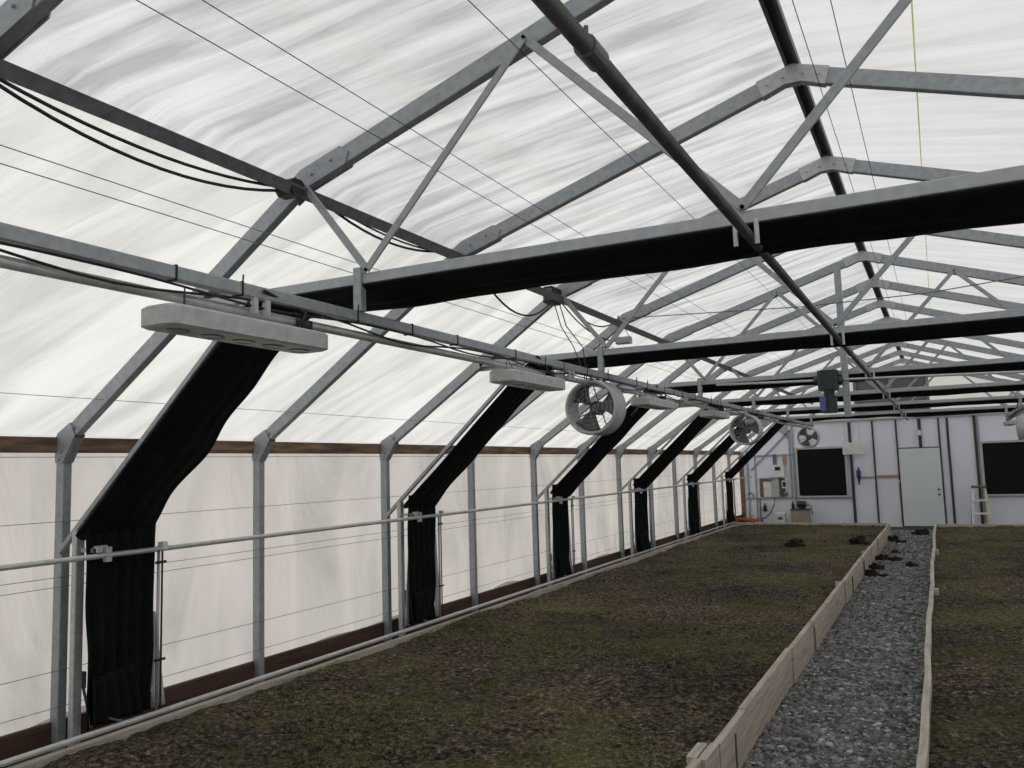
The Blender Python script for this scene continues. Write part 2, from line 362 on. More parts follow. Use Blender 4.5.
def arch(Y, label, name, truss):
    t = thing(name, (XC, Y, 0), label, 'frame', 'galvanized arch frames along the greenhouse')
    for sgn in (0, 1):
        F = (lambda p: mir(p)) if sgn else (lambda p: V(p))
        E, K, R = (at(F(p), Y) for p in (EAVE, KNEE, RIDGE))
        b = MB(); foot = V((E.x, Y, -.02)); b.bar(foot, E, .06, .075); b.build('post', M['galv'], t)
        b = MB(); b.bar(E, K, .055, .095); b.build('haunch_tube', M['galv'], t)
        b = MB(); b.bar(K, R, .055, .10); b.build('rafter', M['galv'], t)
        s = -1 if sgn else 1
        # eave gusset: folded plate on both faces
        b = MB()
        for dy in (-.034, .034):
            ex = E.x; d = V((s*(KNEE.x-EAVE.x), 0, KNEE.z-EAVE.z)).normalized()
            pts = [(ex-s*.038,1.92),(ex+s*.038,1.92),(ex+d.x*.15+s*.025,2.05+d.z*.15-.045),(ex+d.x*.15-s*.025,2.05+d.z*.15+.04),(ex-s*.02,2.11),(ex-s*.045,2.07)]
            if s < 0: pts = pts[::-1]
            plate(b, pts, Y+dy, .006)
        b.bar((ex+s*.042,Y,1.92), (ex+s*.14,Y,2.075), .06, .01)
        bolts(b, [(ex,1.94),(ex+s*.02,1.99),(ex+d.x*.16,2.05+d.z*.16)], Y-.04)
        b.build('eave_gusset', M['galv'], t)
        # knee gusset
        b = MB(); d1 = V((EAVE.x-KNEE.x,0,EAVE.z-KNEE.z)).normalized(); d2 = V((RIDGE.x-KNEE.x,0,RIDGE.z-KNEE.z)).normalized()
        def w(dx, d, u): 
            n = V((-d.z,0,d.x)); 
            if n.z < 0: n = -n
            q = KNEE+d*dx+n*u; q = mir(q) if sgn else q; return (q.x, q.z)
        pts = [w(.12,d1,-.055), w(.03,d2,-.055), w(.30,d2,-.055), w(.34,d2,0), w(.30,d2,.055), w(.02,d2,.06), w(.12,d1,.055)]
        if sgn: pts = pts[::-1]
        for dy in (-.032, .032): plate(b, pts, Y+dy, .006)
        bolts(b, [w(.08,d2,0), w(.22,d2,.01), w(.07,d1,0)], Y-.04)
        b.build('knee_gusset', M['galv'], t)
    # ridge gusset
    b = MB(); d = V((RIDGE.x-KNEE.x,0,RIDGE.z-KNEE.z)).normalized(); L = .21
    up = [(XC-L*d.x-.017,4.16-L*d.z+.053),(XC,4.215),(XC+L*d.x+.017,4.16-L*d.z+.053)]; lo = [(XC+L*d.x-.017,4.16-L*d.z-.053),(XC+.05,4.095),(XC-.05,4.095),(XC-L*d.x+.017,4.16-L*d.z-.053)]
    for dy in (-.032, .032): plate(b, [(x, z) for x, z in (up+lo)][::-1], Y+dy, .006)
    bolts(b, [(XC-.15,4.115),(XC-.06,4.14),(XC+.06,4.14),(XC+.15,4.115)], Y-.04)
    b.build('ridge_gusset', M['galv_light'], t)
    if truss:
        b = MB(); b.bar((-3.86,Y,2.803), (2*XC+3.86,Y,2.803), .055, .056); b.build('bottom_chord', M['galv_mid'], t)
        nodes = [(-2.97,3.36),(-2.555,2.84),(-1.615,3.84),(-.645,2.84),(.30,3.85),(1.295,2.84),(1.71,3.36)]
        for k, (p, q) in enumerate(zip(nodes, nodes[1:])):
            b = MB(); dy = -.045 if k % 2 else -.036
            b.bar((p[0],Y+dy,p[1]), (q[0],Y+dy,q[1]), .012, .042); bolts(b, [p, q], Y-.052)
            b.build('web_brace', M['galv'], t)
        for x in (-2.62, 1.36):
            b = MB(); b.bar((x,Y-.02,2.86), (x,Y-.02,2.632), .05, .05); b.build('hanger', M['galv'], t)
        for dx in (-.043, .043):
            b = MB(); b.bar((XC+dx-.01,Y-.028,2.79), (XC+dx-.01,Y-.028,2.685), .012, .02); b.build('pipe_hook', M['pipe_bright'], t)
        # corner gusset where the chord meets the sloping tube
        b = MB(); plate(b, [(-3.95,2.74),(-3.45,2.74),(-3.35,2.84),(-3.62,2.95)], Y+.034, .006); b.build('corner_gusset', M['galv'], t)
    return t
for k, y in enumerate(FR):
    tr = any(abs(y-q) < .01 for q in TR)
    if tr:
        i = [j for j, q in enumerate(TR) if abs(y-q) < .01][0]
        arch(y, f'galvanized trussed arch frame with zigzag braces, carrying the {ORD[i]} black-draped crossbeam', 'trussed_frame', True)
    else:
        n = sum(1 for q in TR if q < y)
        lab = {0: 'plain galvanized arch frame overhead, before the first trussed frame', 6: 'plain galvanized arch frame just in front of the white end wall'}.get(n) or \
              f'plain galvanized arch frame between the {ORD[n-1]} and {ORD[n]} black-draped trusses'
        if y < 1: continue
        arch(y, lab, 'arch_frame', False)

# ------------------------------------------------------------------ purlins, pipes and rails along the house
def channel(x, z, tilt, y0, y1, w, h, name, label, mat, cat='purlin'):
    b = MB(); a = w/2; l = .02; t = .005
    prof = [(-a,0),(a,0),(a,-h),(a-l,-h),(a-l,-h+t),(a-t,-h+t),(a-t,-t),(-a+t,-t),(-a+t,-h+t),(-a+l,-h+t),(-a+l,-h),(-a,-h)]
    side = V((math.cos(tilt),0,math.sin(tilt))); up = V((-math.sin(tilt),0,math.cos(tilt)))
    b.prism(prof[::-1], (x,y0,z), (x,y1,z), side, up, caps=False)
    o = tag(b.build(name, mat, origin=(x,y0,z)), label, cat)
    return o
channel(XC, 4.265, 0, .3, YW, .085, .05, 'ridge_purlin', 'dark channel purlin running along the peak of the roof', M['galv_dark'])
ln = channel(-3.0, 3.372, math.radians(-26), .3, YW, .125, .065, 'knee_purlin', 'dark channel purlin along the left bend of the roof, with cables draped below', M['galv_dark'])
for y in (1.62, 3.30):
    b = MB(); b.cbox((-3.065,y-.01,3.29), (-2.95,y+.09,3.378), .02); b.build('black_wrap', M['black'], ln)['label'] = 'black wrapping on the purlin beside the frame'
channel(2*XC+3.0, 3.372, math.radians(26), .3, YW, .125, .065, 'knee_purlin', 'dark channel purlin along the right bend of the roof', M['galv_dark'])

def pipe(name, pts, r, m, label, cat, n=12, group=None, extra=None, smooth=True):
    b = MB(); b.tube(pts, r, n)
    o = b.build(name, m, smooth=smooth, origin=pts[0]); tag(o, label, cat, group)
    return o
p = pipe('center_pipe', [(XC-.007,.2,2.735),(XC-.007,YW-.3,2.735)], .0215, M['dark_pipe'], 'dark steel pipe hooked under the middle of every crossbeam', 'pipe', 16)
for y in (1.66, 7.9, 13.9):
    b = MB(); b.tube([(XC-.007,y,2.735),(XC-.007,y+.08,2.735)], .028, 16); b.tube([(XC-.007,y+.01,2.76),(XC-.007,y+.01,2.785)], .006, 6)
    b.build('coupling', M['dark_pipe'], p)

def hang_rail(x, y0, side):
    t = thing('lamp_rail', (x,y0,2.6), f'grey square tube carrying lights under the trusses, {side}', 'rail')
    ys = [y0]+[y for y in np.arange(3.0, YW, 3.0)]+[YW-.05]
    b = MB()
    b.bar((x,y0,2.605), (x,21.0,2.605), .055, .055, (1,0,0))
    b.build('square_tube', M['galv'], t)
    y = y0+.45; r = random.Random(int(x*10))
    ties = []
    while y < 20.8:
        b = MB(); b.box((x-.031,y,2.572), (x+.031,y+.009,2.636))
        if r.random() < .6: b.tube([(x+.03,y+.004,2.63),(x+.03,y+.006,2.665)], .004, 5)
        b.build('cable_tie', M['black'], t); y += r.choice([.35,.5,.6,.8])
    b = MB(); ys = np.arange(y0, 20.95, .15)
    for k in range(2):
        pts = []
        for i, y in enumerate(ys):
            sag = abs(math.sin(y*1.7+k*1.3))**3*.032*(1+k*.6)
            pts.append((x+.02-.012*k+.01*math.sin(y*2.3+k), y, 2.570-sag))
        b.tube(pts, .0055, 6)
    o = b.build('taped_cable', M['black'], t, smooth=True)
    return t
hang_rail(-2.64, .5, 'left of the bed')
hang_rail(1.38, 9.0, 'at the right edge of the picture')
pipe('conduit_pipe', [(-2.68,.4,2.522),(-2.68,20.9,2.522)], .022, M['pipe_bright'], 'round steel pipe slung just beneath the left lamp rail', 'pipe', 14)
pipe('conduit_pipe', [(1.40,9,2.535),(1.40,20.9,2.535)], .021, M['pipe'], 'round steel pipe slung just beneath the right lamp rail', 'pipe', 14)

pipe('side_rail_pipe', [(-4.62,.3,1.335),(-4.62,YW-.6,1.365)], .0165, M['pipe_bright'], 'thin galvanized pipe running along the left wall at waist height', 'pipe', 12)
pipe('base_pipe', [(-4.62,.3,.292),(-4.62,YW-.6,.312)], .0175, M['pipe_bright'], 'thin galvanized pipe lying along the left edge of the soil bed', 'pipe', 12)

# ------------------------------------------------------------------ blackout curtains with their tracks
def rnd(seed):
    r = random.Random(seed); return r
def curtain(i, Y):
    o1 = ORD[i]
    t = thing('blackout_curtain', (-4.7,Y+.25,.3), f'gathered black curtain hung from the {o1} crossbeam down to the left bed edge', 'curtain', 'blackout curtains on the trusses')
    W = [.47,.47,.50,.60,.60,.6][i]; sd = i*7.3
    # vertical panel with pleats
    b = MB()
    def fv(u, v):
        z = .31+(1.56-.31)*v
        e = .03*noise.noise(V((sd, z*2.2, u*2)))*(1 if u > .5 else .6)
        y = Y-.06+(W+.05)*u+e+.03*(1-v)*(.5-u)
        x = -4.70+.022*math.sin(u*34+sd+1.2*math.sin(z*1.7))*(1-.4*v)+.02*noise.noise(V((y*5,z*2,sd)))
        if v < .28: x += .03*math.sin(u*17+2)*(1-v/.28)
        return (x, y, z)
    b.grid(fv, 60, 26); solid(b.build('side_drape', M['fabric'], t, smooth=True), .006)
    # folded lower flap
    b = MB()
    def ff(u, v):
        z = .32+(.60-.32)*v+(.04*u if v > .9 else 0)
        return (-4.665+.018*math.sin(u*26+1)*(1-.3*v)+.012*(1-v), Y-.02+(W-.18)*u*(1+.2*(1-v)), z)
    b.grid(ff, 36, 8); solid(b.build('hem_flap', M['fabric'], t, smooth=True), .005)
    # sloping panel
    b = MB()
    P, Q = V((-4.73,0,1.44)), V((-3.34,0,2.765)); dn = V((.66,0,-.75))
    def fs(u, v):
        p = P.lerp(Q, v); sag = .03*math.sin(math.pi*u)*math.sin(math.pi*min(1,v*1.05))
        y = Y-.065-.06*(1-v)*(1-u)*(v > .02)+(W+.03)*u*(1-.06*math.sin(v*math.pi))+(.05*noise.noise(V((sd,v*3.5,2)))+.015*math.sin(v*21+sd))*(u**2)+.02*noise.noise(V((sd+5,v*4,2)))*(1-u)
        q = p+dn*(sag+.004*math.sin(u*26+sd)+(-.01 if i < 1 else .03 if i < 2 else .085)*u)
        return (q.x, y, q.z)
    b.grid(fs, 40, 44); solid(b.build('slope_drape', M['fabric'], t, smooth=True), .006)
    # overhead gathered panel under the beam
    b = MB()
    xe = 2*XC+3.3
    def fo(u, v):
        x = -3.34+(xe+3.34)*v
        belly = (.045+.03*noise.noise(V((x*1.3,sd,0))))*math.sin(math.pi*min(1,u*1.0))**.8
        y = Y-.03+(W+.03)*u+(.07*noise.noise(V((x*1.1,sd,4)))+.035*noise.noise(V((x*3.3,sd,9))))*u
        z = 2.768-belly-.010*math.sin(u*24+sd)*math.sin(math.pi*u)-.012*u
        return (x, y, z)
    b.grid(fo, 26, 120); solid(b.build('overhead_drape', M['fabric'], t, smooth=True), .006)
    # pale liner strips showing at the sides near the ground
    b = MB()
    def fl(u, v):
        z = .30+(.62 if i in (0,) else .95)*v
        return (-4.735+.01*math.sin(u*9), Y+W+.0+(.02+.09*(1-v))*u, z)
    b.grid(fl, 8, 8); l = solid(b.build('liner', M['liner'], t, smooth=True), .004); l['label'] = 'pale plastic liner edge'; b = MB()
    def fl2(u, v):
        z = .30+(.3 if i == 0 else .75)*v
        return (-4.74, Y+.02-(.01+(.0 if i == 0 else .08)*(1-v))*u+.03*(1-u), z)
    b.grid(fl2, 8, 8)
    l = solid(b.build('liner', M['liner'], t, smooth=True), .004); l['label'] = 'pale plastic liner edge'
    # track
    k = thing('curtain_track', (-4.8,Y,0), f'galvanized post and sloping rail holding the {o1} black curtain beside the left wall', 'track', 'curtain tracks by the left wall')
    b = MB(); b.bar((-4.80,Y-.03,-.02), (-4.80,Y-.03,1.50), .06, .045); b.build('inner_post', M['galv_light'], k)
    b = MB(); b.bar((-4.96,Y-.04,1.36), (-3.36,Y-.04,2.80), .035, .035); b.build('slope_rail', M['galv'], k)
    if i == 2:
        b = MB(); b.bar((-4.66,Y+.13,1.50), (-3.4,Y+.13,2.64), .012, .02); b.build('guide_strip', M['galv'], k)
    b = MB(); b.box((-4.80,Y-.03,1.36), (-4.62,Y+.01,1.385)); b.box((-4.635,Y+.02,1.30), (-4.605,Y+.06,1.39)); b.box((-4.66,Y-.03,1.36), (-4.635,Y+.05,1.40)); b.build('bracket', M['galv_light'], k)
    b = MB(); b.tube([(-4.66,Y+W-.02,.30),(-4.655,Y+W-.02,1.36)], .010, 8); b.build('edge_pipe', M['pipe_bright'], k, smooth=True)
    b = MB(); b.tube([(-4.648,Y+W+.0,.30),(-4.644,Y+W+.0,1.34)], .0065, 6)
    for z in (.62, 1.25): b.tube([(-4.645,Y+W-.05,z),(-4.645,Y+W+.03,z)], .009, 6)
    b.build('draw_rod', M['black'], k)
    b = MB(); b.box((-4.645,Y+W-.035,1.335), (-4.60,Y+W+.005,1.385)); b.build('end_clip', M['white'], k)
    b = MB(); b.tube([(-4.80,Y+.02,.55),(-4.79,Y+.05,.40),(-4.68,Y+.10,.345),(-4.62,Y+.17,.31)], .009, 6); b.box((-4.83,Y+.012,.53), (-4.78,Y+.03,.63)); b.build('lower_clamp', M['galv_dark'], k)
for i, y in enumerate(TR): curtain(i, y)

# ------------------------------------------------------------------ grow lights
def rounded_prism(L, W, H, c, n=5):
    pts = []
    for (sx, sy, a0) in ((1,1,0),(-1,1,90),(-1,-1,180),(1,-1,270)):
        for k in range(n+1):
            a = math.radians(a0+90*k/n); pts.append((sx*(W/2-c)+c*math.cos(a), sy*(L/2-c)+c*math.sin(a)))
    return pts
def grow_light(loc, label, i):
    t = thing('grow_light', loc, label, 'light', 'grow lights hung from the lamp rails'); ox = V(loc)
    L, W, H = .93, .20, .085; b = MB(); n = None
    rings = []
    for (dz, ins) in ((-.5,.012),(-.42,0),(.38,0),(.5,.012)):
        pr = rounded_prism(L-2*ins, W-2*ins, H, .05); rings.append([ox+V((x,y,dz*H)) for x, y in pr])
    n = len(rings[0]); vs = [v for r in rings for v in r]; fs = [tuple(range(n-1,-1,-1)), tuple(range(3*n,4*n))]
    for j in range(3): fs += [(j*n+k, j*n+(k+1)%n, (j+1)*n+(k+1)%n, (j+1)*n+k) for k in range(n)]
    b.add(vs, fs); b.build('housing', M['lampgrey'], t)
    for k in range(5):
        c = ox+V((0,-.35+k*.175,-H/2-.002)); b = MB(); n = 14
        rg = lambda r1, r2, z: [c+V((r1*math.cos(a),r2*math.sin(a),z)) for a in [j*2*math.pi/n for j in range(n)]]
        b.add(rg(.04,.06,.004)+rg(.036,.055,-.004)+rg(.026,.042,-.001), [tuple(range(2*n,3*n))[::-1]]+[(q*n+j,q*n+(j+1)%n,(q+1)*n+(j+1)%n,(q+1)*n+j) for q in (0,1) for j in range(n)])
        b.build('diode_panel', M['lens'], t)
    for yy in (-.32, .34):
        b = MB(); top = ox+V((-.02,yy+.02,.14))
        for dx in (-.06, .06): b.tube([ox+V((dx,yy-.05*(1 if dx > 0 else -1),H/2-.003)), top], .003, 5)
        b.build('hanger_wire', M['wire'], t)
    b = MB(); s = ox+V((.02,.30,H/2))
    b.tube([s, s+V((.03,.02,.05)), s+V((0,.07,.09)), s+V((-.03,.03,.12)), s+V((-.02,-.1,.14)), s+V((.0,-.2,.15))], .008, 6)
    b.tube([s+V((-.05,-.03,0)), s+V((-.02,.05,.03)), s+V((-.05,.1,.08)), s+V((-.03,.0,.13))], .007, 6)
    b.box(ox+V((-.03,.36,H/2)), ox+V((.02,.42,H/2+.06)))
    b.build('power_cord', M['black'], t, smooth=True)
    return t
grow_light((-2.62,2.62,2.42), 'largest grey bar grow light with rounded ends, in front of the nearest black curtain', 0)
g0 = grow_light((-2.62,5.43,2.43), 'grey bar grow light before the second black curtain, left of the large fan', 1)
for y, l in ((8.38,'grey bar grow light hanging just right of the large round fan'),(11.1,'small grey bar grow light hanging just left of the second round fan'),
             (13.95,'small grey bar grow light beyond the second fan on the left rail')):
    c = copy_tree(g0, None, (-2.62,y,2.43)); c['label'] = l
c = copy_tree(g0, None, (1.42,20.9,2.45)); c['label'] = 'distant grey bar grow light left of the fan at the right edge'
# bracket plates seen under the rail at each truss
for i, y in enumerate(TR[:4]):
    e = thing('rail_clamp', (-2.64,y-.7,2.55), f'pair of small pale metal plates under the left lamp rail by the {ORD[i]} curtain', 'clamp', 'clamp plates under the lamp rail')
    for dy in (0, .075):
        b = MB(); b.box((-2.625,y-.79+dy,2.505), (-2.60,y-.765+dy,2.575)); b.build('plate', M['galv_light'], e)

# ------------------------------------------------------------------ circulation fans
def fan(loc, label, axis_rot=0):
    t = thing('circulation_fan', loc, label, 'fan', 'round circulation fans on the lamp rails')
    mt = Matrix.Translation(V(loc))
    R, D = .222, .27
    b = MB(); b.lathe([(R,-D/2),(R+.012,-D/2),(R+.02,-D/2+.02),(R+.004,-D/2+.045),(R+.002,D/2-.06),(R+.02,D/2-.02),(R+.012,D/2),(R-.004,D/2),(R-.012,D/2-.05),(R-.014,-D/2+.05),(R-.006,-D/2)], 40, mt, True)
    b.build('housing', M['fan_white'], t, smooth=True)
    b = MB()
    for rr in [.05,.085,.12,.155,.19,.222]:
        pts = [mt @ V((rr*math.cos(a), -D/2+.004-.03*(1-(rr/.235)**2), rr*math.sin(a))) for a in [2*math.pi*k/32 for k in range(33)]]
        b.tube(pts, .0016, 4, caps=False)
    for k in range(8):
        a = k*math.pi/4+.2
        b.tube([mt @ V((q*math.cos(a), -D/2+.004-.03*(1-(q/.235)**2), q*math.sin(a))) for q in (.03,.1,.17,.233)], .002, 4)
    b.build('front_guard', M['galv'], t)
    b = MB()
    for rr in [.06,.12,.18]:
        b.tube([mt @ V((rr*math.cos(a), D/2-.01, rr*math.sin(a))) for a in [2*math.pi*k/28 for k in range(29)]], .0016, 4, caps=False)
    for k in range(4):
        a = k*math.pi/2+.3; b.tube([mt @ V((.02*math.cos(a),D/2-.012,.02*math.sin(a))), mt @ V((.228*math.cos(a),D/2-.012,.228*math.sin(a)))], .006, 6)
    b.build('rear_guard', M['galv'], t)
    b = MB(); b.lathe([(0,-.02),(.05,-.02),(.06,0),(.062,.09),(.045,.115),(0,.118)], 20, mt); b.build('motor', M['galv_dark'], t, smooth=True)
    for k in range(3):
        a0 = math.radians(95+120*k+ (35)); b = MB()
        def fb(u, v):
            r = .04+.17*v; a = a0+(u-.5)*(.75+.45*v); y = -.045+(u-.5)*.07
            return mt @ V((r*math.cos(a), y, r*math.sin(a)))
        b.grid(fb, 8, 6); solid(b.build('blade', M['galv_dark'], t, smooth=True), .004)
    b = MB()
    for dy in (-.08,.08): b.bar(mt @ V((.0,dy,R)), mt @ V((.0,dy,R+.045)), .02, .03)
    b.build('mount_bracket', M['galv'], t)
    return t
f0 = fan((-2.645,6.80,2.305), 'largest white round circulation fan, hanging in front of the third black curtain')
for loc, l in (((-2.645,13.2,2.29),'second round circulation fan, hanging by the far end of the left wall'),((-2.62,20.0,2.30),'small distant fan hanging above the left black wall vent'),
               ((1.55,18.95,2.285),'round circulation fan cut off by the right edge of the picture')):
    c = copy_tree(f0, None, loc); c['label'] = l
    if loc[0] > 1: c.rotation_euler.z = math.radians(-98)

# ------------------------------------------------------------------ curtain motor and drive shaft
mp = thing('gear_motor', (-1.08,10.35,2.3), 'dark green gear motor with blue tag, mounted beside a vertical post under the third crossbeam', 'motor')
b = MB(); b.cbox((-1.20,10.22,2.60), (-.98,10.40,2.83), .03); b.tube([(-1.25,10.31,2.715),(-.93,10.31,2.70)], .05, 14); b.build('gearbox', M['green'], mp)
b = MB(); b.tube([(-1.09,10.31,2.62),(-1.09,10.31,2.50)], .06, 14); b.tube([(-1.09,10.31,2.52),(-1.09,10.31,2.33)], .085, 16); b.build('motor_body', M['green'], mp, smooth=False)
b = MB(); b.box((-1.19,10.215,2.36), (-1.12,10.235,2.52)); b.build('motor_tag', M['bluetag'], mp)
b = MB(); b.box((-1.0,10.30,2.52), (-.88,10.36,2.62)); b.build('mount_plate', M['galv'], mp)
b = MB(); b.bar((-.91,10.33,4.05), (-.90,10.33,2.28), .04, .075); tag(b.build('motor_post', M['galv'], origin=(-.9,10.33,2.28)), 'vertical grey steel post hanging beside the dark green motor', 'post')
pipe('drive_shaft', [(-2.4,10.31,2.755),(1.6,10.31,2.64)], .015, M['pipe_bright'], 'thin bright rod running crosswise through the dark green motor', 'shaft', 10)

# ------------------------------------------------------------------ gable louvre
lv = thing('gable_louver', (-1.0,YW,2.9), 'grey slatted vent in the gable above the end wall', 'vent')
b = MB(); 
for lo, hi in (((-1.92,YW-.06,2.90),(-1.85,YW+.04,3.95)),((-.17,YW-.06,2.90),(-.10,YW+.04,3.95)),((-1.85,YW-.06,3.88),(-.17,YW+.04,3.95)),((-1.85,YW-.06,2.90),(-.17,YW+.04,2.97)),((-1.04,YW-.06,2.97),(-.98,YW+.04,3.88))): b.box(lo, hi)
b.build('vent_frame', M['louver'], lv)
b = MB()
for k in range(15):
    z = 2.99+k*.06; b.add([(-1.86,YW-.03,z),(-.16,YW-.03,z),(-.16,YW+.035,z+.075),(-1.86,YW+.035,z+.075),(-1.86,YW-.03,z+.008),(-.16,YW-.03,z+.008),(-.16,YW+.035,z+.083),(-1.86,YW+.035,z+.083)], [(0,3,2,1),(4,5,6,7),(0,1,5,4),(1,2,6,5),(2,3,7,6),(3,0,4,7)])
b.build('louver_slats', M['louver'], lv)

# ------------------------------------------------------------------ end wall fittings
def wall_vent(x0, x1, z0, z1, label):
    t = thing('wall_vent', ((x0+x1)/2,YW,z0), label, 'vent', 'black wall vents in the end wall'); y = YW-.08
    b = MB()
    for lo, hi in (((x0-.06,y,z0-.05),(x0,YW-.002,z1+.06)),((x1,y,z0-.05),(x1+.06,YW-.002,z1+.06)),((x0,y,z1),(x1,YW-.002,z1+.06)),((x0,y,z0-.05),(x1,YW-.002,z0))): b.cbox(lo, hi, .008)
    b.build('vent_frame', M['galv_light'], t)
    pr = []; c = .06
    for (cx, cz, a0) in ((x1-c,z1-c,0),(x0+c,z1-c,90),(x0+c,z0+c,180),(x1-c,z0+c,270)):
        for k in range(5):
            a = math.radians(a0+90*k/4); pr.append((cx+c*math.cos(a), cz+c*math.sin(a)))
    b = MB(); plate(b, pr[::-1], YW-.04, .03); b.build('black_panel', M['ventblack'], t)
    b = MB(); plate(b, [(x0,z0),(x1,z0),(x1,z1),(x0,z1)][::-1], YW-.018, .02); b.build('backing', M['galv_light'], t)
wall_vent(-3.46, -2.25, .81, 2.07, 'square black vent in the end wall, left of the door')
wall_vent(.985, 2.20, .80, 2.07, 'square black vent in the end wall, right of the door behind the stepladder')

t = thing('ribbed_sheet', (-2.01,YW-.25,1.9), 'small white ribbed panel hanging at the top right corner of the left black vent', 'sheet')
b = MB(); b.box((-2.27,YW-.24,1.90), (-1.76,YW-.22,2.21))
b.build('backing', M['white'], t)
b = MB()
for k in range(7): b.tube([(-2.27,YW-.243,1.92+k*.045),(-1.76,YW-.243,1.92+k*.045)], .008, 6)
b.build('rib', M['white'], t)
for x in (-2.2,-1.83):
    b = MB(); b.tube([(x,YW-.23,2.2),(x,YW-.23,2.8)], .003, 5); b.build('hanger_wire', M['wire_pale'], t)

t = thing('spray_bottle', (-1.94,YW-.06,1.1), 'dark blue bottle hanging on the end wall right of the left black vent', 'bottle')
b = MB(); b.lathe([(0,0),(.045,.0),(.055,.03),(.055,.18),(.02,.25),(.018,.30),(0,.30)], 14, Matrix.Translation((-1.93,YW-.07,1.26)) @ Matrix.Rotation(math.radians(90),4,'X')); b.build('bottle_body', M['blue'], t, smooth=True)
b = MB(); b.tube([(-1.93,YW-.07,1.27),(-1.93,YW-.07,1.09)], [.03,.014], 8); b.build('nozzle', M['black'], t)
t = thing('wall_lamp', (-.41,YW-.05,2.35), 'small white box light on the stud above the door', 'light')
b = MB(); b.cbox((-.455,YW-.10,2.33), (-.365,YW-.045,2.47), .01); b.build('lamp_body', M['white'], t)
b = MB(); b.cbox((-.44,YW-.13,2.35), (-.38,YW-.10,2.41), .01); b.build('lamp_head', M['white'], t)
t = thing('light_switch', (-.96,YW-.05,1.13), 'small white switch on the wall at the left edge of the door', 'switch')
b = MB(); b.cbox((-1.01,YW-.05,1.13), (-.955,YW-.04,1.19), .004); b.build('plate', M['white'], t)
b = MB(); b.box((-.99,YW-.06,1.15), (-.975,YW-.05,1.17)); b.build('toggle', M['white'], t)

def panelbox(name, lo, hi, mat, label, cat, screen=None, smat='black'):
    t = thing(name, ((lo[0]+hi[0])/2,hi[1],lo[2]), label, cat)
    b = MB(); b.cbox(lo, hi, .012); b.build('case', M[mat], t)
    if screen:
        x0, x1, z0, z1 = screen; b = MB(); b.box((x0,lo[1]-.008,z0), (x1,lo[1],z1)); b.build('display', M[smat], t)
    return t
panelbox('control_box', (-4.10,YW-.16,1.34), (-3.82,YW-.045,1.67), 'white', 'white control box with dark display, upper one left of the black vent', 'box', (-4.06,-3.92,1.52,1.62))
panelbox('control_box', (-3.91,YW-.12,1.03), (-3.775,YW-.045,1.24), 'white', 'small white control box with dark face, below the larger white control box', 'box', (-3.885,-3.80,1.07,1.2))
b = MB()
for lo, hi in (((-4.52,YW-.03,.79),(-4.42,YW-.003,1.31)),((-4.42,YW-.03,1.22),(-3.97,YW-.003,1.31)),((-3.97,YW-.03,.79),(-3.84,YW-.003,1.31))): b.box(lo, hi)
tag(b.build('mounting_board', M['brown_ply'], origin=(-4.2,YW,.79)), 'reddish brown wooden mounting board behind the grey electrical boxes', 'board')
panelbox('electrical_panel', (-4.42,YW-.06,.80), (-4.20,YW-.032,1.21), 'white', 'pale flat panel on the brown mounting board', 'panel', (-4.40,-4.385,.95,1.05), 'galv')
panelbox('breaker_box', (-4.19,YW-.14,.80), (-3.985,YW-.035,1.29), 'galv_light', 'tall grey electrical box in front of the brown board', 'box', (-4.17,-4.01,1.06,1.08), 'galv')
panelbox('junction_box', (-4.23,YW-.19,1.26), (-4.11,YW-.145,1.34), 'galv', 'small grey junction box at the top left of the tall grey box', 'box', (-4.2,-4.14,1.28,1.32), 'galv_dark')
for x, m, l in ((-4.075,'galv_dark','short dark plank on the end wall above the white control box'),(-3.815,'orange_wood','short orange pine plank on the end wall above the white control box')):
    b = MB(); b.cbox((x-.045,YW-.045,1.68), (x+.045,YW-.042+.039,1.97), .004); tag(b.build('wall_plank', M[m], origin=(x,YW,1.68)), l, 'plank')
panelbox('outlet_box', (-3.86,YW-.10,.80), (-3.76,YW-.045,.93), 'galv', 'small grey outlet box below the small white control box', 'box', (-3.84,-3.78,.84,.88), 'black')
pipe('power_cable', [(-4.12,YW-.06,.74),(-4.16,YW-.07,.55),(-4.26,YW-.09,.35),(-4.40,YW-.12,.22),(-4.6,YW-.2,.18)], .014, M['black'], 'black cable hanging down the end wall below the grey electrical boxes', 'cable', 8)
pipe('wall_conduit', [(-4.53,YW-.045,.77),(-4.53,YW-.045,.05)], .016, M['galv_dark'], 'thin dark conduit running down the end wall near the left corner', 'conduit', 8)
pipe('coiled_cable', [(-4.86,YW-.05,.86),(-4.78,YW-.06,.92),(-4.70,YW-.05,.86),(-4.70,YW-.05,.78)], .013, M['black'], 'small loop of dark cable on the end wall in the left corner', 'cable', 8)
t = thing('black_jug', (-4.53,YW-.1,.42), 'small black bottle on the end wall below the brown board', 'bottle')
b = MB(); b.lathe([(0,0),(.05,0),(.055,.02),(.05,.14),(.02,.18),(0,.19)], 12, Matrix.Translation((-4.40,YW-.08,.40)) @ Matrix.Rotation(math.radians(90),4,'X')); b.build('jug_body', M['black'], t, smooth=True)
b = MB(); b.disc((-4.40,YW-.08,.60), (0,0,1), .025, .03); b.build('cap', M['bluetag'], t)
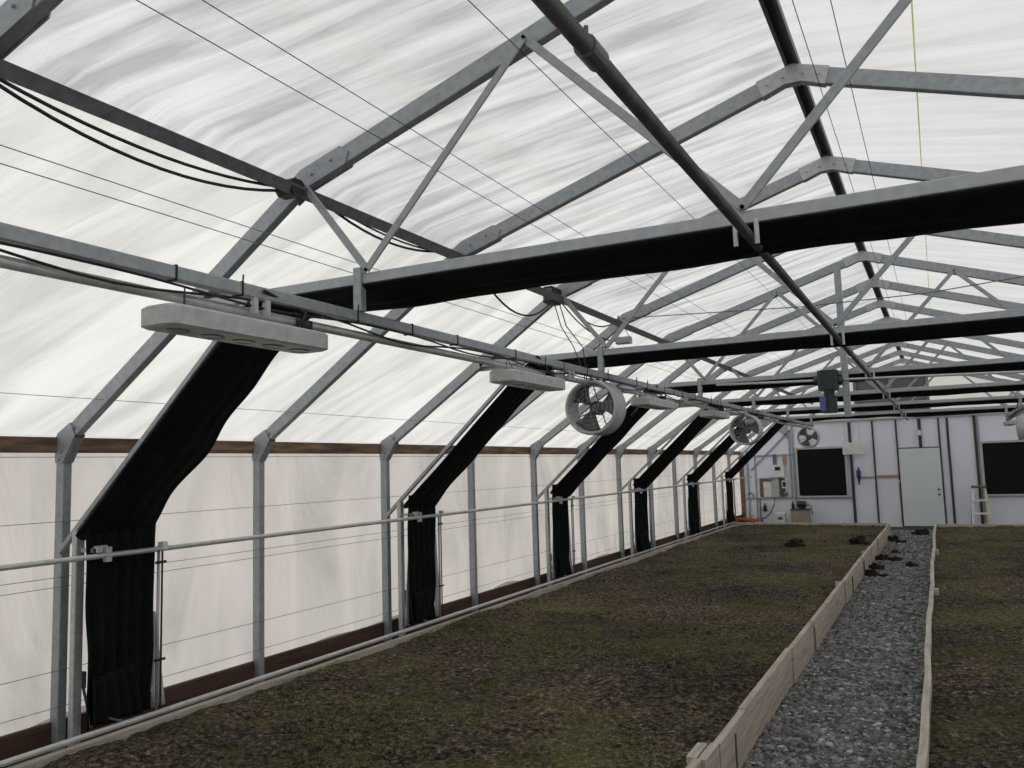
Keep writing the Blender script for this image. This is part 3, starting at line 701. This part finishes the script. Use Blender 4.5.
# pump on its tan box
t = thing('tan_cabinet', (-3.43,YW-.3,0), 'tan box standing on the ground below the left black vent', 'box')
b = MB(); b.cbox((-3.66,YW-.45,-.02), (-3.20,YW-.12,.45), .01); b.build('case', M['tan'], t)
b = MB(); b.cbox((-3.68,YW-.47,.45), (-3.18,YW-.10,.475), .006); b.build('lid', M['stud'], t)
t = thing('pump', (-3.38,YW-.3,.475), 'dark pump with round motor on top of the tan box', 'pump')
b = MB(); b.tube([(-3.50,YW-.28,.60),(-3.28,YW-.28,.60)], .085, 16); b.build('motor_body', M['green'], t)
b = MB(); b.box((-3.48,YW-.34,.475), (-3.30,YW-.22,.53)); b.build('base', M['black'], t)
b = MB(); b.tube([(-3.28,YW-.28,.60),(-3.22,YW-.28,.60)], .055, 12); b.tube([(-3.24,YW-.28,.6),(-3.16,YW-.28,.56),(-3.12,YW-.28,.3)], .018, 8); b.build('outlet', M['galv'], t)
t = thing('black_filter', (-3.6,YW-.3,.475), 'small black canister on the left end of the tan box', 'canister')
b = MB(); b.lathe([(0,0),(.04,0),(.045,.02),(.04,.14),(.02,.16),(.02,.2),(0,.2)], 12, Matrix.Translation((-3.62,YW-.3,.475)) @ Matrix.Rotation(math.radians(90),4,'X')); b.build('canister_body', M['black'], t)
b = MB(); b.disc((-3.62,YW-.3,.68), (0,0,1), .03, .02); b.build('cap', M['galv'], t)
t = thing('white_bin', (-3.95,YW-.4,0), 'white plastic box on the ground left of the tan box', 'box')
b = MB(); b.cbox((-4.07,YW-.5,-.02), (-3.82,YW-.25,.33), .02); b.build('case', M['white'], t)
b = MB(); b.cbox((-4.085,YW-.515,.33), (-3.805,YW-.235,.38), .015); b.build('lid', M['white'], t)
b = MB(); b.box((-4.0,YW-.51,.2), (-3.88,YW-.50,.27)); b.build('slot', M['galv_dark'], t)
# orange hose heap
b = MB(); r = random.Random(3); pts = []
for k in range(150):
    a = k*.42; rr = .14+.08*math.sin(k*.31); pts.append((-4.42+rr*1.5*math.cos(a)+.1*math.sin(k*.17), 21.35+rr*math.sin(a)*.6, .27+.09*abs(math.sin(k*.9))+.02*r.random()))
b.tube(pts, .016, 6); tag(b.build('orange_hose', M['orange'], smooth=True, origin=(-4.42,21.35,.25)), 'heap of orange hose at the far left corner of the bed', 'hose')
# stepladder
t = thing('stepladder', (.83,YW-.5,0), 'yellow fibreglass stepladder standing in front of the end wall, right of the door', 'ladder')
yb = YW-.55
for x0, x1 in ((.62,.70),(1.03,.95)):
    b = MB(); b.bar((x0,yb,-.02), (x1,yb+.22,.99), .03, .055); b.build('front_rail', M['yellow'] if x0 > .8 else M['white'], t)
for x0, x1 in ((.60,.70),(1.06,.96)):
    b = MB(); b.bar((x0,yb+.48,-.02), (x1,yb+.27,.97), .025, .03); b.build('rear_rail', M['galv_dark'], t)
for z in (.33, .65):
    b = MB(); w = .165-.03*z; b.box((.825-w-.02,yb+z*.2-.04,z), (.825+w+.02,yb+z*.2+.06,z+.045)); b.build('step', M['white'], t)
b = MB(); b.cbox((.66,yb+.16,.97), (.99,yb+.33,1.03), .008); b.build('top_cap', M['galv_dark'], t)
for x in (.67, .98):
    b = MB(); b.bar((x,yb+.12,.55), (x,yb+.38,.57), .006, .015); b.build('spreader', M['galv_dark'], t)

# ------------------------------------------------------------------ beds, soil, path
def bed_edges():
    t = thing('raised_bed', (-2.9,10,0), 'long left raised soil bed edged with pale horizontal boards along the gravel path', 'planter')
    joints = [1.2,4.33,4.62,5.30,7.1,8.28,9.6,11.1,11.95,13.73,15.4,16.8,18.4,19.9,20.95]
    for a, c in zip(joints, joints[1:]):
        b = MB(); dx = .006*math.sin(a*3.1); top = .298+.008*math.sin(a*2.3); s = .012*math.sin(c*1.9)
        x0 = -1.215+(a-4)*.0045+dx
        b.cbox((x0,a+.006,-.02), (x0+.045,c-.006,top), .006); b.build('board', M['wood_bed'], t)
    for y in (4.97, 8.3, 11.97, 13.76, 16.85):
        x0 = -1.215+(y-4)*.0045
        b = MB(); b.box((x0+.04,y,.0), (x0+.052,y+.035,.24)); b.build('dark_gap_strip', M['stud'], t)
    for y in (4.35, 11.0, 14.7):
        x0 = -1.215+(y-4)*.0045
        b = MB(); b.cbox((x0-.06,y,-.02), (x0-.006,y+.24 if y < 5 else y+.07,.294), .004); b.build('stake', M['wood_bed2'], t)
    for a, c in ((.5,5.2),(5.2,9.4),(9.4,13.6),(13.6,17.8),(17.8,20.95)):
        b = MB(); b.cbox((-4.63,a+.003,-.02), (-4.585,c-.003,.262+.008*math.sin(a)), .005); b.build('board', M['wood_bed2'], t)
    b = MB(); b.cbox((-4.6,20.96,-.02), (-1.12,21.01,.30), .005); b.build('board', M['wood_bed2'], t)
    t2 = thing('raised_bed', (1.8,10,0), 'right raised soil bed behind a thin pale board at the right of the gravel path', 'planter')
    js = [1.0,4.1,6.9,9.9,10.6,13.2,15.9,17.2,18.8,20.7]
    for a, c in zip(js, js[1:]):
        x0 = -.205+.010*math.sin(a*1.7)
        b = MB(); b.add([], []); 
        def fx(y): return -.205+.007*math.sin(y*1.3)+.004*math.sin(y*4.1)
        n = 7
        for k in range(n):
            ya, yb_ = a+(c-a)*k/n+(.004 if k == 0 else 0), a+(c-a)*(k+1)/n
            xa, xb = fx(ya), fx(yb_); z = .30+.006*math.sin(a*5)
            b.add([(xa,ya,-.02),(xa+.042,ya,-.02),(xb+.042,yb_,-.02),(xb,yb_,-.02),(xa,ya,z),(xa+.042,ya,z),(xb+.042,yb_,z),(xb,yb_,z)], [(0,3,2,1),(4,5,6,7),(1,2,6,5),(3,0,4,7)]+([(0,1,5,4)] if k == 0 else [])+([(2,3,7,6)] if k == n-1 else []))
        b.build('board', M['wood_bed2'], t2)
    for y in (10.6, 15.0):
        b = MB(); b.cbox((-.155,y,-.02), (-.11,y+.08,.31), .004); b.build('stake', M['wood_bed2'], t2)
    b = MB(); b.cbox((-.2,20.71,-.02), (3.6,20.76,.30), .005); b.build('board', M['wood_bed2'], t2)
bed_edges()

def soil_h(x, y):
    p = V((x, y, 0))
    return .245+.030*noise.noise(p*.8)+.028*noise.fractal(p*3.2, .9, 2.1, 4)+.014*noise.noise(p*14)
def soil(name, x0, x1, y0, y1, label):
    left = x0 < -2
    ys = [y0]
    while ys[-1] < y1: ys.append(min(y1, ys[-1]+max(.028, .009*ys[-1])))
    nx = int((x1-x0)/.030)
    b = MB(); ny = len(ys)
    vs = []
    for y in ys:
        for i in range(nx):
            xr = -1.185+(y-4)*.0045 if left else x1
            x = x0+(xr-x0)*i/(nx-1); z = soil_h(x, y)
            if left: z -= .035*max(0, 1-(x-x0)/.16)
            vs.append((x, y, min(z, .285) if xr-x < .06 or x-x0 < .04 else z))
    fs = [(j*nx+i, j*nx+i+1, (j+1)*nx+i+1, (j+1)*nx+i) for j in range(ny-1) for i in range(nx-1)]
    b.add(vs, fs)
    return tag(b.build(name, M['soil'], smooth=True), label, 'soil', None, 'stuff')
soil('soil', -4.585, -1.16, 1.2, 20.96, 'dark mossy soil filling the left raised bed')
soil('soil', -.17, 3.65, 2.2, 20.71, 'dark mossy soil filling the right raised bed')

def np_mesh(name, verts, faces, mat):
    me = bpy.data.meshes.new(name); n = len(verts); k = faces.shape[1]; f = len(faces)
    me.vertices.add(n); me.vertices.foreach_set('co', verts.astype(np.float32).ravel())
    me.loops.add(f*k); me.loops.foreach_set('vertex_index', faces.astype(np.int32).ravel())
    me.polygons.add(f); me.polygons.foreach_set('loop_start', np.arange(0, f*k, k, dtype=np.int32))
    me.polygons.foreach_set('loop_total', np.full(f, k, dtype=np.int32)) if hasattr(me.polygons[0], 'loop_total') and False else None
    me.update(calc_edges=True); me.validate(); me.materials.append(mat)
    o = bpy.data.objects.new(name, me); COL.objects.link(o); return o

def moss_mask(x, y):
    p = V((x*.85, y*.85, 0)); return .5+.5*noise.fractal(p+V((3.1,1.7,0)), 1, 2, 4)
def scatter_blades(n, x0, x1, y0, y1, hgt, wid, flat, masky):
    u = rng.random(n*3); v = rng.random(n*3); x = x0+(x1-x0)*u; y = y0*(y1/y0)**v
    if masky:
        keep = np.array([moss_mask(a, c) for a, c in zip(x, y)]) > rng.normal(.61, .06, n*3); x, y = x[keep], y[keep]
    x, y = x[:n], y[:n]; n = len(x)
    z = np.array([soil_h(a, c) for a, c in zip(x, y)])-.004
    a = rng.random(n)*2*np.pi; h = hgt*(.4+rng.random(n)); w = wid*(.5+rng.random(n)); lean = flat*(rng.random(n)*.8+.4)
    sc = 1+y*.035; h *= np.minimum(sc, 1.5); w *= sc
    dx, dy = np.cos(a), np.sin(a); b = np.stack([x, y, z], 1); side = np.stack([-dy, dx, 0*dx], 1)
    tip = b+np.stack([dx*h*lean, dy*h*lean, h*np.maximum(.12, 1-.55*lean)], 1)
    mid = b+(tip-b)*.5+np.stack([0*x, 0*x, h*.12], 1)
    P = np.stack([b-side*w[:,None]/2, b+side*w[:,None]/2, mid+side*w[:,None]*.4, mid-side*w[:,None]*.4, tip], 1).reshape(-1, 3)
    i = np.arange(n)*5
    F = np.concatenate([np.stack([i, i+1, i+2], 1), np.stack([i, i+2, i+3], 1), np.stack([i+3, i+2, i+4], 1)])
    return P, F
def blades(name, n1, n2, args, mat, label):
    P, F = scatter_blades(n1, -4.55, -1.2, 2.5, 20.8, *args); P2, F2 = scatter_blades(n2, -.16, 3.0, 4.5, 20.6, *args)
    o = np_mesh(name, np.concatenate([P, P2]), np.concatenate([F, F2+len(P)]), mat); return tag(o, label, 'plants', None, 'stuff')
blades('moss', 32000, 13000, (.016,.005,.9,True), M['moss'], 'short green moss sprigs growing in patches over the soil beds')
blades('dead_stems', 26000, 11000, (.018,.003,1.7,False), M['litter'], 'thin dry stem litter scattered over the soil beds')

# gravel path
gb = MB(); gb.grid(lambda u, v: (-1.19+1.02*u, 2+22*v, -.012+.006*noise.noise(V((u*9, v*200, 0)))), 30, 400)
struct(gb.build('path', M['gravel_bed']))
def gravel(n):
    t = (1+5**.5)/2
    base = np.array([(-1,t,0),(1,t,0),(-1,-t,0),(1,-t,0),(0,-1,t),(0,1,t),(0,-1,-t),(0,1,-t),(t,0,-1),(t,0,1),(-t,0,-1),(-t,0,1)])/math.sqrt(1+t*t)
    ff = np.array([(0,11,5),(0,5,1),(0,1,7),(0,7,10),(0,10,11),(1,5,9),(5,11,4),(11,10,2),(10,7,6),(7,1,8),(3,9,4),(3,4,2),(3,2,6),(3,6,8),(3,8,9),(4,9,5),(2,4,11),(6,2,10),(8,6,7),(9,8,1)])
    v = rng.random(n); y = 4.0*(22.5/4.0)**(v**1.0); x = -1.165+.965*rng.random(n)
    s = (.011+.013*rng.random(n)**2)*np.minimum(1+.03*y, 1.5)
    P = base[None]*(1+.45*(rng.random((n,12,1))-.5))
    P = P*np.stack([s*(.8+.7*rng.random(n)), s*(.8+.7*rng.random(n)), s*(.4+.45*rng.random(n))], 1)[:,None,:]
    a = rng.random(n)*6.283; tl = rng.normal(0, .35, n)
    c, sn = np.cos(tl)[:,None], np.sin(tl)[:,None]; X, Z = P[...,0]*c-P[...,2]*sn, P[...,0]*sn+P[...,2]*c; P = np.stack([X, P[...,1], Z], 2)
    c, sn = np.cos(a)[:,None], np.sin(a)[:,None]; X, Y = P[...,0]*c-P[...,1]*sn, P[...,0]*sn+P[...,1]*c
    P = np.stack([X+x[:,None], Y+y[:,None], P[...,2]+.002+.012*rng.random(n)[:,None]], 2).reshape(-1, 3)
    F = (ff[None]+(np.arange(n)*12)[:,None,None]).reshape(-1, 3)
    o = np_mesh('gravel', P, F, STONES[0])
    for m in STONES[1:]: o.data.materials.append(m)
    pick = rng.choice(7, n, p=[.2,.24,.2,.14,.09,.04,.09])
    mi = np.repeat(pick, 20).astype(np.int32)
    if len(o.data.polygons) == len(mi): o.data.polygons.foreach_set('material_index', mi)
    o.data.update()
    return o
tag(gravel(42000), 'grey crushed stone covering the path between the two beds', 'gravel', None, 'stuff')

# clods of earth on the path and bed
def clod(loc, s, label):
    b = MB(); sd = loc[1]
    n, m = 14, 9
    vs = []; fs = []
    for j in range(m):
        ph = math.pi*j/(m-1)*.62
        for i in range(n):
            a = 2*math.pi*i/n; d = V((math.sin(ph)*math.cos(a), math.sin(ph)*math.sin(a)*1.2, math.cos(ph)*.75))
            k = 1+.6*noise.noise(d*2.3+V((sd,loc[0],0)))+.25*noise.noise(d*6+V((sd,0,3)))
            vs.append(V((loc[0],loc[1],loc[2]-.02))+d*s*k)
    fs = [(j*n+i, j*n+(i+1)%n, (j+1)*n+(i+1)%n, (j+1)*n+i) for j in range(m-1) for i in range(n)]
    b.add(vs, fs); o = b.build('soil_clod', M['clod'], smooth=True, origin=loc)
    return tag(o, label, 'clod', 'clods of dark earth fallen on the gravel path')
for loc, s, l in (((-1.0,19.7,0),.17,'dark earth clod on the path beside the bed edge, near the door'),((-.83,19.2,0),.12,'small dark clod just right of the clod near the door, on the path'),
        ((-.50,21.2,0),.2,'dark flat clod at the far end of the path, right in front of the door'),((-.86,17.2,0),.11,'lone dark clod mid path beyond the broad heap by the bed edge'),
        ((-1.02,16.1,0),.15,'broad dark heap of earth against the left bed edge'),((-.80,16.0,0),.13,'dark clod right of the broad heap against the bed edge'),
        ((-1.03,14.7,0),.14,'upper dark clod leaning on the left bed edge, mid path'),((-1.05,13.9,0),.15,'lowest dark clod leaning on the left bed edge, nearest the camera'),((-.53,15.2,0),.12,'isolated dark clod near the right bed board, on the path'),
        ((-.86,13.8,0),.09,'small dark clod nearest the camera, out on the gravel'),((-.72,13.5,0),.06,'tiniest dark clod on the gravel, right of another small clod'),
        ((-2.4,15.7,.28),.15,'dark clod sitting on the left soil bed'),((-1.40,16.4,.28),.16,'dark clod on the left soil bed just behind the edge board')): clod(loc, s, l)

# ------------------------------------------------------------------ wires, ropes and draped cables
def wire(x, z, r, m, label, y0=.4, y1=23.9, name='support_wire', cat='wire'):
    pipe(name, [(x,y0,z),(x,y1,z)], r, M[m], label, cat, 5, 'lengthwise wires under the roof' if cat == 'wire' else None)
def on_ray(x335, z): return x335*(z-1.8)/1.55
wire(on_ray(-2.212,3.50), 3.50, .0023, 'wire', 'lower of the two dark lengthwise wires crossing the left roof slope')
wire(on_ray(-2.03,3.55), 3.55, .0023, 'wire', 'upper of the two dark lengthwise wires crossing the left roof slope')
wire(on_ray(-1.28,3.75), 3.75, .0023, 'wire', 'dark lengthwise wire just left of the thick pipe overhead')
wire(on_ray(-.33,3.9), 3.9, .0023, 'wire', 'dark wire running just right of the roof peak, left one of the pair')
wire(on_ray(-.215,3.9), 3.9, .0023, 'wire', 'dark wire running right of the roof peak, right one of the pair')
wire(on_ray(-3.74,2.98), 2.98, .0022, 'wire_pale', 'thin pale wire under the lower left roof slope, upper one')
wire(on_ray(-3.96,2.90), 2.90, .0022, 'wire_pale', 'thin pale wire under the lower left roof slope, second one down')
wire(-4.60, 2.30, .0020, 'wire_pale', 'thin pale wire low on the left roof slope just above the eave board')
wire(on_ray(-1.755,3.86), 3.86, .0045, 'yrope', 'pale yellow cord under the left roof slope', name='cord', cat='cord')
wire(on_ray(.03,4.06), 4.06, .0045, 'yrope', 'pale yellow cord under the right roof slope', name='cord', cat='cord')
for z, l in ((1.955,'just under the eave board'),(1.55,'above the waist-high pipe'),(1.205,'just below the waist-high pipe'),(1.145,'second below the waist-high pipe'),(.635,'at knee height'),(.415,'lowest, just above the base board')):
    wire(-4.955, z, .0022, 'wire_pale', f'thin wire along the left wall sheet, {l}')
pipe('cross_wire', [(-3.0,8.62,3.41),(-1.1,8.62,3.32),(0,8.62,3.32),(1.74,8.62,3.44)], .005, M['galv_dark'], 'thin dark wire sagging across the house behind the second truss', 'wire', 6)

def sag(p, q, d, n=14):
    p, q = V(p), V(q); return [p.lerp(q, i/(n-1))-V((0,0,d*4*(i/(n-1))*(1-i/(n-1)))) for i in range(n)]
pipe('draped_cable', sag((-2.98,1.72,3.29),(-3.0,3.40,3.35),.085), .008, M['black'], 'upper black cable drooping below the left roof bend, nearest the camera', 'cable', 8)
pipe('draped_cable', sag((-2.98,1.72,3.27),(-3.0,3.38,3.34),.13), .008, M['black'], 'lower black cable drooping below the left roof bend, nearest the camera', 'cable', 8)
pipe('draped_cable', sag((-3.0,3.5,3.36),(-3.0,5.0,3.37),.12), .008, M['black'], 'black cable drooping from the roof bend behind the first truss', 'cable', 8)
pipe('draped_cable', sag((-2.98,3.5,3.35),(-2.99,5.1,3.36),.08), .006, M['black'], 'thin black cable drooping behind the first truss, above another one', 'cable', 8)
pipe('draped_cable', sag((-3.0,5.3,3.36),(-3.0,6.85,3.37),.30), .008, M['black'], 'dark cable looping down below the first black crossbeam', 'cable', 8)
bx = thing('junction_box', (-3.0,6.85,3.3), 'black box on the left roof bend where cables drop, above the second lamp', 'box')
b = MB(); b.cbox((-3.07,6.70,3.27), (-2.97,6.88,3.42), .01); b.build('case', M['black'], bx)
b = MB(); b.box((-3.06,6.69,3.29), (-2.98,6.70,3.40)); b.build('cover', M['galv_dark'], bx)
for k, (dx, dy, zz) in enumerate(((.0,0,2.6),(.05,.1,2.58))):
    pipe('drop_cable', [(-3.0+dx,6.78,3.28),(-2.93+dx,6.76,3.05),(-2.80+dx,6.72+dy,2.85),(-2.70+dx*.4,6.70,zz),(-2.69+dx*.4,6.66,2.32)], .005, M['black'], ['left','right'][k]+' one of two dark cables dropping from the roof bend to the large fan', 'cable', 6)
pipe('draped_cable', sag((-2.98,6.9,3.30),(-2.45,6.98,2.90),.10), .006, M['black'], 'dark cable curving from the roof bend to the second crossbeam', 'cable', 6)
pipe('draped_cable', sag((-3.0,7.0,3.36),(-3.0,8.5,3.38),.16), .007, M['black'], 'dark cable drooping along the roof bend behind the second truss', 'cable', 6)
bx = thing('relay_box', (-2.4,6.9,2.9), 'small grey box hung on wires over the second crossbeam', 'box')
b = MB(); b.cbox((-2.46,6.86,2.86), (-2.33,6.94,2.92), .008); b.build('case', M['galv'], bx)
for dx in (-.05, .05):
    b = MB(); b.tube([(-2.395+dx,6.9,2.92), (-2.44,6.9,3.12)], .003, 5); b.build('hanger_wire', M['wire'], bx)
pipe('draped_cable', sag((1.35,17.4,2.75),(1.38,20.4,2.55),.10), .012, M['black'], 'dark cable drooping near the fan at the right edge', 'cable', 6)

# ------------------------------------------------------------------ light
w = bpy.data.worlds.new('overcast_sky'); S.world = w; w.use_nodes = True; nt = w.node_tree; nt.nodes.clear()
out = nt.nodes.new('ShaderNodeOutputWorld'); bg = nt.nodes.new('ShaderNodeBackground')
tc = nt.nodes.new('ShaderNodeTexCoord'); sep = nt.nodes.new('ShaderNodeSeparateXYZ')
nt.links.new(tc.outputs['Generated'], sep.inputs[0])
c = ramp(nt, sep.outputs['Z'], [(0, (.72, .73, .74)), (.25, (.86, .87, .88)), (1, (1, 1, 1))])
nt.links.new(c, bg.inputs['Color']); bg.inputs['Strength'].default_value = .84
nt.links.new(bg.outputs[0], out.inputs[0])
sl = bpy.data.lights.new('cloud_sun', 'SUN'); sl.energy = .75; sl.angle = math.radians(50); sl.color = (1, .985, .96)
so = bpy.data.objects.new('cloud_sun', sl); COL.objects.link(so)
so.rotation_euler = V((.70,-.35,-.75)).to_track_quat('-Z','Y').to_euler()

# ------------------------------------------------------------------ camera
Rm = ((0.88938502,0.45619224,-0.02971388),(-0.07241946,0.07641524,-0.99444262),(-0.45138642,0.88659424,0.10099977))
right, down, fwd = (V(r) for r in Rm)
cam = bpy.data.cameras.new('camera'); cam.sensor_width = 36; cam.lens = 829.36/1024*36; cam.clip_start = .05; cam.clip_end = 300
co = bpy.data.objects.new('camera', cam); COL.objects.link(co)
mw = Matrix((right, -down, -fwd)).transposed().to_4x4(); mw.translation = (0,0,1.8); co.matrix_world = mw
S.camera = co
S.view_settings.view_transform = 'Standard'; S.view_settings.look = 'None'; S.view_settings.gamma = 1
S.view_settings.use_curve_mapping = False; S.view_settings.exposure = .2
S.cycles.use_denoising = True; S.cycles.max_bounces = 10; S.cycles.diffuse_bounces = 5; S.cycles.transmission_bounces = 8
